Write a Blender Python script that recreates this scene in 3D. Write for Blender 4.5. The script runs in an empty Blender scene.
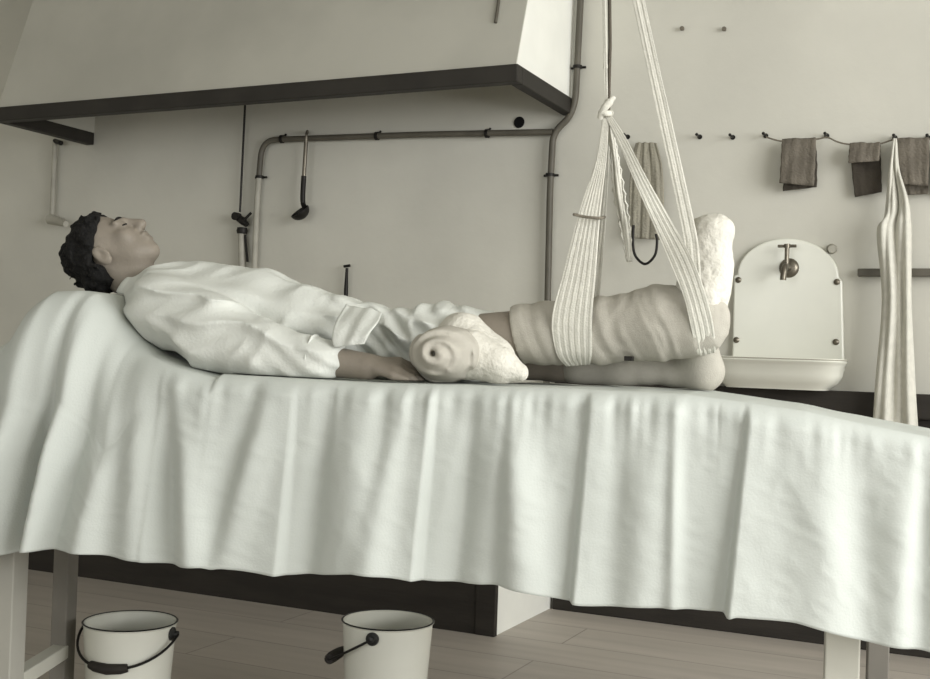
import bpy, bmesh, math, random
import numpy as np
from mathutils import Vector, Matrix
random.seed(7)
sc = bpy.context.scene
COL = sc.collection
FPX = 1160.0
CX, CY = 465.0, 339.5
EYE = 0.95

# ------------------------------------------------------------------ camera
def _n(v): return v / np.linalg.norm(v)
xw = -_n(np.array([(-2000 - CX) / FPX, -(275 - CY) / FPX, -1.0]))
yw = _n(np.array([(1011 - CX) / FPX, -(378 - CY) / FPX, -1.0]))
yw = _n(yw - xw * (xw @ yw))
zw = np.cross(xw, yw)
M = np.array([xw, yw, zw])                 # camera -> world
CAM = np.array([0.0, 0.0, EYE])
cd = bpy.data.cameras.new('camera'); cam = bpy.data.objects.new('camera', cd); COL.objects.link(cam)
cd.sensor_width = 36; cd.sensor_fit = 'HORIZONTAL'; cd.lens = FPX / 930 * 36
cd.clip_start = 0.05
mw = Matrix.Identity(4)
for i in range(3):
    for j in range(3): mw[i][j] = M[i][j]
    mw[i][3] = CAM[i]
cam.matrix_world = mw
sc.camera = cam

def ray(px, py): return M @ np.array([(px - CX) / FPX, -(py - CY) / FPX, -1.0])
def WY(px, py, Y):
    d = ray(px, py); return CAM + d * (Y / d[1])
def WX(px, py, X):
    d = ray(px, py); return CAM + d * (X / d[0])
TH = math.radians(10)                      # the table stands slightly askew to the wall
TC, TS = math.cos(TH), math.sin(TH)
def w2l(P): P = np.asarray(P, float); return np.array([TC * P[0] + TS * P[1], -TS * P[0] + TC * P[1], P[2]])
def l2w(P): P = np.asarray(P, float); return np.array([TC * P[0] - TS * P[1], TS * P[0] + TC * P[1], P[2]])
def LQ(px, py, q):                         # point of the table frame at depth q
    d = ray(px, py); dl = w2l(d); c = np.array([0, 0, EYE]); return c + dl * (q / dl[1])
def PR(px, py, q, r):                      # pixel radius -> metres at that point
    d = ray(px, py); return r * (q / w2l(d)[1]) / FPX

# ------------------------------------------------------------------ materials
def lin(c):
    c = c / 255.0
    return c / 12.92 if c <= 0.04045 else ((c + 0.055) / 1.055) ** 2.4
def mat(name, rgb, rough=0.7, metal=0.0, var=0.0, vscale=3.0, bump=0.0, bscale=60.0, rgb2=None, coords='Object', spec=0.3, stretch=(1, 1, 1), weave=0):
    m = bpy.data.materials.new(name); m.use_nodes = True
    nt = m.node_tree; b = nt.nodes['Principled BSDF']
    c1 = [lin(x) for x in rgb] + [1]
    b.inputs['Base Color'].default_value = c1
    b.inputs['Roughness'].default_value = rough
    b.inputs['Metallic'].default_value = metal
    b.inputs['Specular IOR Level'].default_value = spec
    tc = nt.nodes.new('ShaderNodeTexCoord'); mp = nt.nodes.new('ShaderNodeMapping')
    mp.inputs['Scale'].default_value = stretch
    nt.links.new(tc.outputs[coords], mp.inputs[0])
    if var > 0 or rgb2:
        c2 = [lin(x) for x in rgb2] + [1] if rgb2 else [x * (1 - var) for x in c1[:3]] + [1]
        n = nt.nodes.new('ShaderNodeTexNoise'); n.inputs['Scale'].default_value = vscale; n.inputs['Detail'].default_value = 6
        r = nt.nodes.new('ShaderNodeValToRGB')
        r.color_ramp.elements[0].position = 0.38; r.color_ramp.elements[0].color = c2
        r.color_ramp.elements[1].position = 0.62; r.color_ramp.elements[1].color = c1
        nt.links.new(mp.outputs[0], n.inputs['Vector']); nt.links.new(n.outputs['Fac'], r.inputs[0]); nt.links.new(r.outputs[0], b.inputs['Base Color'])
    if bump > 0:
        n2 = nt.nodes.new('ShaderNodeTexNoise'); n2.inputs['Scale'].default_value = bscale; n2.inputs['Detail'].default_value = 4
        bp = nt.nodes.new('ShaderNodeBump'); bp.inputs['Strength'].default_value = bump; bp.inputs['Distance'].default_value = 0.01
        nt.links.new(mp.outputs[0], n2.inputs['Vector']); nt.links.new(n2.outputs['Fac'], bp.inputs['Height']); nt.links.new(bp.outputs[0], b.inputs['Normal'])
    return m
MT = dict(
    wall=mat('wall_plaster', (198, 196, 185), 0.85, var=0.10, vscale=1.6, bump=0.12, bscale=25),
    ceil=mat('ceiling_plaster', (190, 188, 178), 0.9),
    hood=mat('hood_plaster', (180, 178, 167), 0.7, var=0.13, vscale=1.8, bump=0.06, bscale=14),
    hoodband=mat('hood_band_iron', (48, 45, 40), 0.6, var=0.25, vscale=6),
    white=mat('limewash_and_lit_side', (230, 230, 222), 0.6, var=0.05, vscale=5),  # raised to carry the light on the hood's right side
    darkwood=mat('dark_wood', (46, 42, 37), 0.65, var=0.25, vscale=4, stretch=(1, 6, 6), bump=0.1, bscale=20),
    sheet=mat('sheet_cotton', (190, 194, 188), 0.9, spec=0.1, bump=0.10, bscale=220),
    shirt=mat('shirt_cotton', (202, 204, 197), 0.9, spec=0.1, bump=0.2, bscale=160),
    gauze=mat('gauze', (204, 202, 191), 0.95, spec=0.05, var=0.08, vscale=40, bump=0.25, bscale=240),
    wrap=mat('bandage_crepe', (174, 170, 159), 0.95, spec=0.05, var=0.10, vscale=22, bump=0.2, bscale=320),
    wool=mat('cotton_wool', (206, 203, 192), 1.0, spec=0.0, var=0.08, vscale=14, bump=0.5, bscale=90),
    skin=mat('skin', (132, 124, 112), 0.55, var=0.12, vscale=12, bump=0.12, bscale=120),
    hair=mat('dark_hair', (15, 14, 12), 0.8, var=0.4, vscale=40, bump=0.6, bscale=160),
    pipe=mat('painted_pipe', (92, 88, 78), 0.5, var=0.2, vscale=9),
    palepipe=mat('pale_pipe', (170, 167, 155), 0.6, var=0.2, vscale=9),
    iron=mat('dark_iron', (38, 36, 33), 0.5, 0.4, var=0.3, vscale=20),
    steel=mat('tap_brass_steel', (120, 114, 102), 0.35, 0.8, var=0.2, vscale=30),
    enamel=mat('white_enamel', (222, 222, 210), 0.25, spec=0.5, var=0.04, vscale=6),
    enamelrim=mat('dark_enamel_rim', (40, 40, 38), 0.4),
    darkcloth=mat('dark_cloth', (112, 106, 96), 0.95, spec=0.05, var=0.2, vscale=18, bump=0.5, bscale=120),
    blackcloth=mat('blackish_cloth', (76, 71, 64), 0.95, spec=0.05, var=0.25, vscale=18, bump=0.5, bscale=120),
    greycloth=mat('grey_cloth', (150, 146, 132), 0.95, spec=0.05, var=0.1, vscale=18, bump=0.5, bscale=120),
    cord=mat('cord', (112, 106, 94), 0.9, bump=0.4, bscale=300),
    darkcord=mat('dark_cord', (88, 82, 72), 0.9, bump=0.4, bscale=300),
    leglit=mat('table_leg_lit', (205, 204, 192), 0.5, var=0.06, vscale=8),  # lit tone of the legs, light put into the colour
    legmid=mat('table_leg_half_lit', (168, 166, 156), 0.6, var=0.06, vscale=8),  # same legs, dimmer light put into the colour
    legdark=mat('table_wood_shaded', (128, 124, 115), 0.6, var=0.15, vscale=8),  # darker tone, carries the shade on the far legs
    stain=mat('dried_blood', (52, 42, 36), 0.8),
    lip=mat('lip', (110, 95, 86), 0.5),
)
# plank floor
def floor_mat():
    m = bpy.data.materials.new('plank_floor'); m.use_nodes = True; nt = m.node_tree; b = nt.nodes['Principled BSDF']
    tc = nt.nodes.new('ShaderNodeTexCoord')
    br = nt.nodes.new('ShaderNodeTexBrick'); br.offset = 0.37
    br.inputs['Color1'].default_value = [lin(186), lin(178), lin(168), 1]; br.inputs['Color2'].default_value = [lin(180), lin(172), lin(162), 1]
    br.inputs['Mortar'].default_value = [lin(150), lin(142), lin(133), 1]
    br.inputs['Scale'].default_value = 1; br.inputs['Mortar Size'].default_value = 0.003; br.inputs['Brick Width'].default_value = 2.6; br.inputs['Row Height'].default_value = 0.26
    n = nt.nodes.new('ShaderNodeTexNoise'); n.inputs['Scale'].default_value = 3; n.inputs['Detail'].default_value = 8
    mp = nt.nodes.new('ShaderNodeMapping'); mp.inputs['Scale'].default_value = (0.6, 6, 1)
    nt.links.new(tc.outputs['Object'], br.inputs['Vector']); nt.links.new(tc.outputs['Object'], mp.inputs[0]); nt.links.new(mp.outputs[0], n.inputs['Vector'])
    mx = nt.nodes.new('ShaderNodeMix'); mx.data_type = 'RGBA'; mx.blend_type = 'MULTIPLY'; mx.inputs['Factor'].default_value = 0.35
    nt.links.new(br.outputs['Color'], mx.inputs[6]); nt.links.new(n.outputs['Fac'], mx.inputs[7])
    nt.links.new(mx.outputs[2], b.inputs['Base Color']); b.inputs['Roughness'].default_value = 0.55
    return m
MT['floor'] = floor_mat()

# ------------------------------------------------------------------ object helpers
def link_mesh(name, verts, faces, m, parent=None, smooth=True, base=None):
    verts = np.asarray(verts, float)
    if parent is not None:
        base = np.array(parent['_b'])
    elif base is None:
        lo, hi = verts.min(0), verts.max(0)
        base = np.array([(lo[0] + hi[0]) / 2, (lo[1] + hi[1]) / 2, lo[2]])
    me = bpy.data.meshes.new(name)
    me.from_pydata((verts - base).tolist(), [], faces.tolist() if isinstance(faces, np.ndarray) else faces)
    me.materials.append(m)
    if smooth: me.polygons.foreach_set('use_smooth', [True] * len(me.polygons))
    me.update()
    o = bpy.data.objects.new(name, me); COL.objects.link(o)
    o['_b'] = [float(x) for x in base]
    if parent is not None: o.parent = parent
    else: o.location = base
    return o
def tag(o, label=None, cat=None, group=None, kind=None):
    if label: o['label'] = label
    if cat: o['category'] = cat
    if group: o['group'] = group
    if kind: o['kind'] = kind
    return o
def empty(name, base, label, cat, group=None):
    o = bpy.data.objects.new(name, None); COL.objects.link(o); o.empty_display_size = 0.05
    o.location = base; o['_b'] = [float(x) for x in base]
    return tag(o, label, cat, group)
class MB:
    def __init__(s): s.v = []; s.f = []
    def add(s, V, F):
        n = len(s.v); s.v += [tuple(map(float, p)) for p in V]; s.f += [tuple(int(i) + n for i in f) for f in F]; return s
    def box(s, a, b):
        (x0, y0, z0), (x1, y1, z1) = a, b
        return s.hexa([(x0, y0, z0), (x1, y0, z0), (x1, y1, z0), (x0, y1, z0), (x0, y0, z1), (x1, y0, z1), (x1, y1, z1), (x0, y1, z1)])
    def hexa(s, V): return s.add(V, [(0, 3, 2, 1), (4, 5, 6, 7), (0, 1, 5, 4), (1, 2, 6, 5), (2, 3, 7, 6), (3, 0, 4, 7)])
    def beam(s, a, b, w, d, side=(0, 1, 0)):
        a, b = np.array(a, float), np.array(b, float); t = _n(b - a); sd = np.array(side, float); sd = _n(sd - t * (t @ sd)); n = np.cross(t, sd)
        c = [(-1, -1), (1, -1), (1, 1), (-1, 1)]
        return s.hexa([a + n * w / 2 * i + sd * d / 2 * j for i, j in c] + [b + n * w / 2 * i + sd * d / 2 * j for i, j in c])
    def tube(s, pts, r, seg=12, caps=True):
        P = [np.array(p, float) for p in pts]; R = r if isinstance(r, (list, tuple)) else [r] * len(P)
        n0 = len(s.v); up = np.array([0.123, 0.37, 0.92]); prev = None
        for i, p in enumerate(P):
            t = _n(P[min(i + 1, len(P) - 1)] - P[max(i - 1, 0)])
            u = prev if prev is not None else up
            u = u - t * (t @ u)
            if np.linalg.norm(u) < 1e-4: u = np.array([1.0, 0, 0]) - t * t[0]
            u = _n(u); prev = u; w = np.cross(t, u)
            for k in range(seg):
                a = 2 * math.pi * k / seg; s.v.append(tuple(p + R[i] * (math.cos(a) * u + math.sin(a) * w)))
        for i in range(len(P) - 1):
            for k in range(seg):
                a = n0 + i * seg + k; b = n0 + i * seg + (k + 1) % seg
                s.f.append((a, b, b + seg, a + seg))
        if caps:
            s.f.append(tuple(n0 + k for k in reversed(range(seg)))); s.f.append(tuple(n0 + (len(P) - 1) * seg + k for k in range(seg)))
        return s
    def lathe(s, c, prof, axis=(0, 0, 1), seg=48):
        ax = _n(np.array(axis, float)); u = np.array([1.0, 0, 0]); u = u - ax * (ax @ u)
        if np.linalg.norm(u) < .1: u = np.array([0, 1.0, 0])
        u = _n(u); w = np.cross(ax, u); c = np.array(c, float); n0 = len(s.v)
        for (r, h) in prof:
            for k in range(seg):
                a = 2 * math.pi * k / seg; s.v.append(tuple(c + ax * h + max(r, 1e-5) * (math.cos(a) * u + math.sin(a) * w)))
        for i in range(len(prof) - 1):
            for k in range(seg):
                a = n0 + i * seg + k; b = n0 + i * seg + (k + 1) % seg; s.f.append((a, b, b + seg, a + seg))
        return s
    def prism(s, pts, d):                    # closed outline (3-D points) extruded along d
        n = len(pts); P = [np.array(p, float) for p in pts]; d = np.array(d, float)
        return s.add(P + [p + d for p in P], [tuple(range(n)), tuple(reversed(range(n, 2 * n)))] + [(i, i + n, (i + 1) % n + n, (i + 1) % n) for i in range(n)])
    def build(s, name, m, parent=None, smooth=False, bevel=0.0, base=None):
        o = link_mesh(name, s.v, s.f, m, parent, smooth, base)
        bm = bmesh.new(); bm.from_mesh(o.data); bmesh.ops.recalc_face_normals(bm, faces=bm.faces); bm.to_mesh(o.data); bm.free()
        if bevel > 0:
            mod = o.modifiers.new('bevel', 'BEVEL'); mod.width = bevel; mod.segments = 2; mod.limit_method = 'ANGLE'
        if smooth:
            try: o.data.set_sharp_from_angle(angle=math.radians(40))
            except Exception: pass
        return o
def cr(pts, n=8):                             # Catmull-Rom
    P = [np.array(p, float) for p in pts]; out = []
    for i in range(len(P) - 1):
        a, b, c, d = P[max(i - 1, 0)], P[i], P[i + 1], P[min(i + 2, len(P) - 1)]
        for k in range(n):
            t = k / n
            out.append(0.5 * (2 * b + (c - a) * t + (2 * a - 5 * b + 4 * c - d) * t * t + (3 * b - a - 3 * c + d) * t ** 3))
    out.append(P[-1]); return out
def fillet(pts, r, n=8):
    P = [np.array(p, float) for p in pts]; out = [P[0]]
    for i in range(1, len(P) - 1):
        a, b, c = P[i - 1], P[i], P[i + 1]
        u, v = _n(a - b), _n(c - b); rr = min(r, np.linalg.norm(a - b) * .48, np.linalg.norm(c - b) * .48)
        s0, s1 = b + u * rr, b + v * rr
        for k in range(n + 1):
            t = k / n; out.append((1 - t) ** 2 * s0 + 2 * t * (1 - t) * b + t * t * s1)
    out.append(P[-1]); return out

# value noise
def _h(i, j, k):
    x = (i * 374761393 + j * 668265263 + k * 2147483647 + 1013) & 0xffffffff
    x = ((x ^ (x >> 13)) * 1274126177) & 0xffffffff
    return ((x ^ (x >> 16)) & 0xffff) / 65535.0
def vnoise(x, y, z):
    x, y, z = np.broadcast_arrays(np.asarray(x, float), np.asarray(y, float), np.asarray(z, float))
    i, j, k = np.floor(x).astype(np.int64), np.floor(y).astype(np.int64), np.floor(z).astype(np.int64)
    f, g, h = x - i, y - j, z - k
    f, g, h = f * f * (3 - 2 * f), g * g * (3 - 2 * g), h * h * (3 - 2 * h)
    r = 0
    for a in (0, 1):
        for b in (0, 1):
            for c in (0, 1):
                r = r + _h(i + a, j + b, k + c) * (f if a else 1 - f) * (g if b else 1 - g) * (h if c else 1 - h)
    return r
def ridge(x, y, z): return 1 - np.abs(2 * vnoise(x, y, z) - 1)

# ------------------------------------------------------------------ distance-field modeller (table frame)
class Field:
    def __init__(s, lo, hi, h):
        s.lo = np.array(lo, float); s.h = h; s.n = np.ceil((np.array(hi) - s.lo) / h).astype(int) + 1
        s.F = np.full(s.n, 0.05, np.float32)
        s.ax = [s.lo[i] + h * np.arange(s.n[i]) for i in range(3)]
    def _sl(s, lo, hi):
        a = np.clip(np.floor((np.array(lo) - s.lo) / s.h).astype(int), 0, s.n); b = np.clip(np.ceil((np.array(hi) - s.lo) / s.h).astype(int) + 1, 0, s.n)
        sl = tuple(slice(a[i], b[i]) for i in range(3))
        return sl, [s.ax[0][sl[0]][:, None, None], s.ax[1][sl[1]][None, :, None], s.ax[2][sl[2]][None, None, :]]
    def comb(s, sl, d, k, sub=False):
        A = s.F[sl]
        if A.size == 0: return
        if sub:
            d = -d; hh = np.clip(k - np.abs(A - d), 0, None) / k; s.F[sl] = np.maximum(A, d) + hh * hh * k * .25
        else:
            hh = np.clip(k - np.abs(A - d), 0, None) / k; s.F[sl] = np.minimum(A, d) - hh * hh * k * .25
    def cap(s, a, b, ra, rb=None, k=0.02, sc=(1, 1, 1), sub=False):
        rb = ra if rb is None else rb; a, b = np.array(a, float), np.array(b, float); S = np.array(sc, float); pad = 0.06
        R = max(ra, rb) * S + pad
        sl, X = s._sl(np.minimum(a, b) - R, np.maximum(a, b) + R)
        A, B = a / S, b / S; ba = B - A; L = max(ba @ ba, 1e-9)
        p = [X[i] / S[i] - A[i] for i in range(3)]
        t = np.clip((p[0] * ba[0] + p[1] * ba[1] + p[2] * ba[2]) / L, 0, 1)
        d = np.sqrt(sum((p[i] - t * ba[i]) ** 2 for i in range(3))) - (ra + (rb - ra) * t)
        s.comb(sl, d * S.min(), k, sub)
    def chain(s, pts, rad, k=0.02, sc=(1, 1, 1)):
        for i in range(len(pts) - 1): s.cap(pts[i], pts[i + 1], rad[i], rad[i + 1], k, sc)
    def ell(s, c, r, Rm=None, k=0.02, sub=False):
        c, r = np.array(c, float), np.array(r, float); Rm = np.eye(3) if Rm is None else np.array(Rm)   # Rm columns: ellipsoid axes
        ext = np.abs(Rm) @ r + 0.06
        sl, X = s._sl(c - ext, c + ext)
        p = [X[i] - c[i] for i in range(3)]
        l = [sum(Rm[j, i] * p[j] for j in range(3)) / r[i] for i in range(3)]
        k0 = np.sqrt(l[0] ** 2 + l[1] ** 2 + l[2] ** 2) + 1e-6
        k1 = np.sqrt((l[0] / r[0]) ** 2 + (l[1] / r[1]) ** 2 + (l[2] / r[2]) ** 2) + 1e-6
        s.comb(sl, k0 * (k0 - 1) / k1, k, sub)
    def cut(s, fn):                            # keep where fn<0
        s.F = np.maximum(s.F, fn(s.ax[0][:, None, None], s.ax[1][None, :, None], s.ax[2][None, None, :]).astype(np.float32))
    def add(s, fn): s.F = s.F + np.asarray(fn(s.ax[0][:, None, None], s.ax[1][None, :, None], s.ax[2][None, None, :]), np.float32)
    def mesh(s):
        F = s.F.copy()
        F[0] = F[-1] = 0.05; F[:, 0] = F[:, -1] = 0.05; F[:, :, 0] = F[:, :, -1] = 0.05
        S = F < 0; n = s.n
        c = np.zeros(n - 1, np.int8)
        for a in (0, 1):
            for b in (0, 1):
                for d in (0, 1): c += S[a:n[0] - 1 + a, b:n[1] - 1 + b, d:n[2] - 1 + d]
        cell = np.argwhere((c > 0) & (c < 8)); idx = np.full(n - 1, -1, np.int64); idx[tuple(cell.T)] = np.arange(len(cell))
        acc = np.zeros((len(cell), 3)); cnt = np.zeros(len(cell))
        cor = [(a, b, d) for a in (0, 1) for b in (0, 1) for d in (0, 1)]
        for A in cor:
            for ax in range(3):
                if A[ax]: continue
                B = list(A); B[ax] = 1
                fa = F[tuple((cell + A).T)]; fb = F[tuple((cell + B).T)]
                mk = (fa < 0) != (fb < 0); t = np.where(mk, fa / np.where(mk, fa - fb, 1), 0)
                P = np.tile(np.array(A, float), (len(cell), 1)); P[:, ax] = t
                acc += P * mk[:, None]; cnt += mk
        V = s.lo + s.h * (cell + acc / cnt[:, None])
        faces = []
        for ax in range(3):
            u, v = (ax + 1) % 3, (ax + 2) % 3
            a = [slice(None)] * 3; b = [slice(None)] * 3; a[ax] = slice(0, n[ax] - 1); b[ax] = slice(1, n[ax])
            e = S[tuple(a)] != S[tuple(b)]
            I = np.argwhere(e); I = I[(I[:, u] > 0) & (I[:, v] > 0) & (I[:, u] < n[u] - 1) & (I[:, v] < n[v] - 1)]
            du = np.zeros(3, int); du[u] = 1; dv = np.zeros(3, int); dv[v] = 1
            q = np.stack([idx[tuple((I - du - dv).T)], idx[tuple((I - dv).T)], idx[tuple(I.T)], idx[tuple((I - du).T)]], 1)
            fl = ~S[tuple(I.T)]; q[fl] = q[fl][:, ::-1]
            faces.append(q)
        Fq = np.concatenate(faces); Fq = Fq[(Fq >= 0).all(1)]
        return V, Fq
def smooth_mesh(V, Fq, it=2, lam=0.5):
    E = np.concatenate([Fq[:, [i, (i + 1) % 4]] for i in range(4)])
    for _ in range(it):
        acc = np.zeros_like(V); cnt = np.zeros(len(V))
        for a, b in ((0, 1), (1, 0)):
            for d in range(3): acc[:, d] += np.bincount(E[:, a], V[E[:, b], d], len(V))
            cnt += np.bincount(E[:, a], minlength=len(V))
        V = V + lam * (acc / np.maximum(cnt, 1)[:, None] - V)
    return V
def field_obj(name, fld, m, parent=None, it=2, base=None):
    V, Fq = fld.mesh(); V = smooth_mesh(V, Fq, it)
    W = np.stack([TC * V[:, 0] - TS * V[:, 1], TS * V[:, 0] + TC * V[:, 1], V[:, 2]], 1)
    return link_mesh(name, W, Fq, m, parent, True, base)

# ribbon between two edge polylines
def ribbon(mb_or_none, L, R, pleats=3, amp=0.006, thick=0.004, nu=28, nv=8, phase=0.0, rag=0.0, normal=None):
    Lp, Rp = cr(L, nv), cr(R, nv); V = []; n = len(Lp)
    for i in range(n):
        w = Rp[i] - Lp[i]; t = Lp[min(i + 1, n - 1)] + Rp[min(i + 1, n - 1)] - Lp[max(i - 1, 0)] - Rp[max(i - 1, 0)]
        nn = np.cross(w, t) if normal is None else np.array(normal, float)
        nn = _n(nn) if np.linalg.norm(nn) > 1e-9 else np.array([0, -1.0, 0])
        for k in range(nu + 1):
            u = k / nu
            a = amp * min(1, np.linalg.norm(w) / 0.03)
            d = a * (math.sin(2 * math.pi * pleats * u + phase + 0.6 * math.sin(i * .35)) + 0.5 * math.sin(2 * math.pi * (pleats * 2.3) * u + 1.3 * phase + i * .12))
            V.append(Lp[i] + w * (u + rag * math.sin(i * 2.1 + k) * (1 if k in (0, nu) else 0)) + nn * d)
    F = []
    for i in range(n - 1):
        for k in range(nu):
            a = i * (nu + 1) + k; F.append((a, a + 1, a + nu + 2, a + nu + 1))
    mb = mb_or_none or MB(); mb.add(V, F); mb.thick = thick
    return mb
def cloth(mb, name, m, parent=None, base=None):
    o = link_mesh(name, mb.v, mb.f, m, parent, True, base)
    s = o.modifiers.new('thickness', 'SOLIDIFY'); s.thickness = mb.thick; s.offset = 0
    return o

# ================================================================== room
YW = 4.24; XL, XR, YF, ZC = -5.4, 2.7, -4.6, 3.3
def struct(name, mb, m, bevel=0.0): return tag(mb.build(name, m, bevel=bevel), kind='structure')
struct('floor', MB().box((XL - .1, YF - .1, -.1), (XR + .1, YW + .1, 0)), MT['floor'])
struct('ceiling', MB().box((XL - .1, YF - .1, ZC), (XR + .1, YW + .1, ZC + .1)), MT['ceil'])
struct('wall_back', MB().box((XL - .1, YW, 0), (XR + .1, YW + .1, ZC)), MT['wall'])
struct('wall_left', MB().box((XL - .1, YF, 0), (XL, YW, ZC)), MT['wall'])
# right wall with a window opening
wy0, wy1, wz0, wz1 = -0.6, 3.2, 0.75, 2.9
m_ = MB().box((XR, YF, 0), (XR + .1, wy0, ZC)).box((XR, wy1, 0), (XR + .1, YW, ZC)).box((XR, wy0, 0), (XR + .1, wy1, wz0)).box((XR, wy0, wz1), (XR + .1, wy1, ZC))
struct('wall_right', m_, MT['wall'])
fx0, fx1, fz0, fz1 = -4.2, 1.6, 0.3, 2.9
m_ = MB().box((XL, YF - .1, 0), (fx0, YF, ZC)).box((fx1, YF - .1, 0), (XR, YF, ZC)).box((fx0, YF - .1, 0), (fx1, YF, fz0)).box((fx0, YF - .1, fz1), (fx1, YF, ZC))
struct('wall_front', m_, MT['wall'])
w_ = MB()
for z in (wz0, (wz0 + wz1) / 2, wz1): w_.box((XR + .02, wy0, z - .025), (XR + .07, wy1, z + .025))
for y in (wy0, (wy0 + wy1) / 2, wy1): w_.box((XR + .021, y - .025, wz0), (XR + .069, y + .025, wz1))
struct('window_1', w_, MT['white'])
w_ = MB()
for z in (fz0, (fz0 + fz1) / 2, fz1): w_.box((fx0, YF - .07, z - .025), (fx1, YF - .02, z + .025))
for k in range(4):
    x = fx0 + (fx1 - fx0) * k / 3; w_.box((x - .025, YF - .069, fz0), (x + .025, YF - .021, fz1))
struct('window_2', w_, MT['white'])

# ================================================================== hood and its plinth
YH = 3.68
hr = WY(515, 80, YH); hl = WY(-3, 124, YH)
ZB = (hr[2] + hl[2]) / 2; XHR, XHL = hr[0], hl[0]
BH = 0.062
top = WX(527, 0, XHR)                       # slope of the hood's front edge
slope = (top[1] - YH) / (top[2] - ZB - BH)
ytop = YH + slope * (ZC - ZB - BH)
hood = empty('extractor_hood', ((XHR + XHL) / 2, (YH + YW) / 2, ZB), 'large plastered fume hood jutting from the back wall with a dark lower edge', 'hood')
T = 0.03; z0 = ZB + BH - .005
def slab(a, b, c, d, n): return [np.array(p, float) for p in (a, b, c, d)]
hb = MB()
# front panel, right panel, left panel: each a solid slab
hb.hexa([(XHL, YH, z0), (XHR, YH, z0), (XHR, YH + T, z0), (XHL, YH + T, z0), (XHL, ytop, ZC - .002), (XHR, ytop, ZC - .002), (XHR, ytop + T, ZC - .002), (XHL, ytop + T, ZC - .002)])
hb.build('front_panel', MT['hood'], hood)
for x0, x1, nm in ((XHR - T, XHR + .002, 'side_panel'), (XHL - .002, XHL + T, 'side_panel')):
    MB().hexa([(x0, YH + .004, z0), (x1, YH + .004, z0), (x1, YW - .001, z0), (x0, YW - .001, z0), (x0, ytop + .004, ZC - .003), (x1, ytop + .004, ZC - .003), (x1, YW - .001, ZC - .003), (x0, YW - .001, ZC - .003)]).build(nm, MT['white' if x0 > XHL + 1 else 'hood'], hood)  # right panel in a lighter white: side light put into its colour
e = .014
bd = MB().box((XHL - e, YH - e, ZB), (XHR + e, YH + .035, ZB + BH)).box((XHR - .03, YH + .035, ZB), (XHR + e, YW - .001, ZB + BH)).box((XHL - e, YH + .035, ZB), (XHL + .03, YW - .001, ZB + BH))
tag(bd.build('edge_band', MT['hoodband'], hood, bevel=.004), 'dark iron edge band')
# crack hanging rod on the hood front (short dark line at top)
c0 = WY(499, 0, 3.74); c1 = WY(496, 24, 3.72)
def hoodpt(px, py):
    d = ray(px, py)   # intersect the leaning front: Y = YH + slope*(Z-z0)
    t = (YH + slope * (EYE - ZB - BH)) / (d[1] - slope * d[2]); return CAM + d * t
st = MB().tube([hoodpt(500, -6) + [0, -.004, 0], hoodpt(498, 10) + [0, -.005, 0], hoodpt(496, 23) + [0, -.004, 0]], .006, 8)
st.build('hook_strap', MT['pipe'], hood, True)
# plinth under the hood
pr = WY(495, 633, YH); XPR = pr[0]
pl = empty('hearth_plinth', ((XPR + XHL) / 2, (YH + YW) / 2, 0), 'low plinth under the hood with dark front and white right side', 'plinth')
MB().box((XHL, YH + .02, 0), (XPR - .006, YW - .005, .62)).build('body', MT['white'], pl)
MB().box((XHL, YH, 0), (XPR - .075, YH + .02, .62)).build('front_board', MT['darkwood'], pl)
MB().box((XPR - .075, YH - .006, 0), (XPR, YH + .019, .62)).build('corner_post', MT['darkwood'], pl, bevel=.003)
MB().box((XHL - .02, YH - .02, .62), (XPR + .015, YW - .003, .66)).build('top_slab', MT['white'], pl, bevel=.004)
# skirting and ledge on the back wall
b_ = WY(690, 600, YW)
struct('baseboard_back', MB().box((XPR + .005, YW - .025, 0), (XR - .005, YW - .001, .125)), MT['darkwood'], .004)
xs = WY(714, 400, YW)[0]
struct('trim_1', MB().box((xs - .6, YW - .07, .80), (XR - .01, YW - .001, .885)).box((xs - .6, YW - .03, .70), (XR - .01, YW - .002, .80)), MT['darkwood'], .005)

# ================================================================== pipes
def WW(px, py, off): return WY(px, py, YW - off)
pp = [WW(582, -30, .03), WW(579, 30, .03), WW(575.5, 100, .03), WW(570, 117, .03), WW(553, 133, .03), WW(550, 190, .03), WW(547, 330, .03), WW(546, 420, .03)]
gp = empty('wall_pipe', pp[-1], 'dark pipe running down the wall beside the hood corner, with branch looping under it', 'pipe')
MB().tube(fillet(pp, .05), .013).build('riser', MT['pipe'], gp, True)
bp_ = [WW(553, 132, .03), WW(420, 134.5, .03), WW(262, 140, .03), WW(259, 177, .03)]
MB().tube(fillet(bp_, .09), .0125).build('branch', MT['pipe'], gp, True)
MB().tube([WW(259, 176, .03), WW(257, 200, .03), WW(253, 300, .03)], .0127).build('branch_drop', MT['palepipe'], gp, True)
for px, py, hor in ((282, 139, 1), (377, 136, 1), (487, 133.5, 1), (550, 175, 0), (259.5, 177, 0), (577.5, 67, 0)):
    c = WW(px, py, .03)
    k = MB()
    if hor: k.lathe(c + [-.006, 0, 0], [(.0, 0), (.018, 0), (.018, .012), (0, .012)], (1, 0, 0), 16); k.tube([c, c + [0, .029, .025]], .005, 8)
    else: k.lathe(c + [0, 0, -.006], [(.0, 0), (.018, 0), (.018, .012), (0, .012)], (0, 0, 1), 16); k.tube([c + [-.03, .012, 0], c + [.03, .012, 0]], .005, 8)
    k.build('pipe_clamp', MT['iron'], gp, True)
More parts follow.
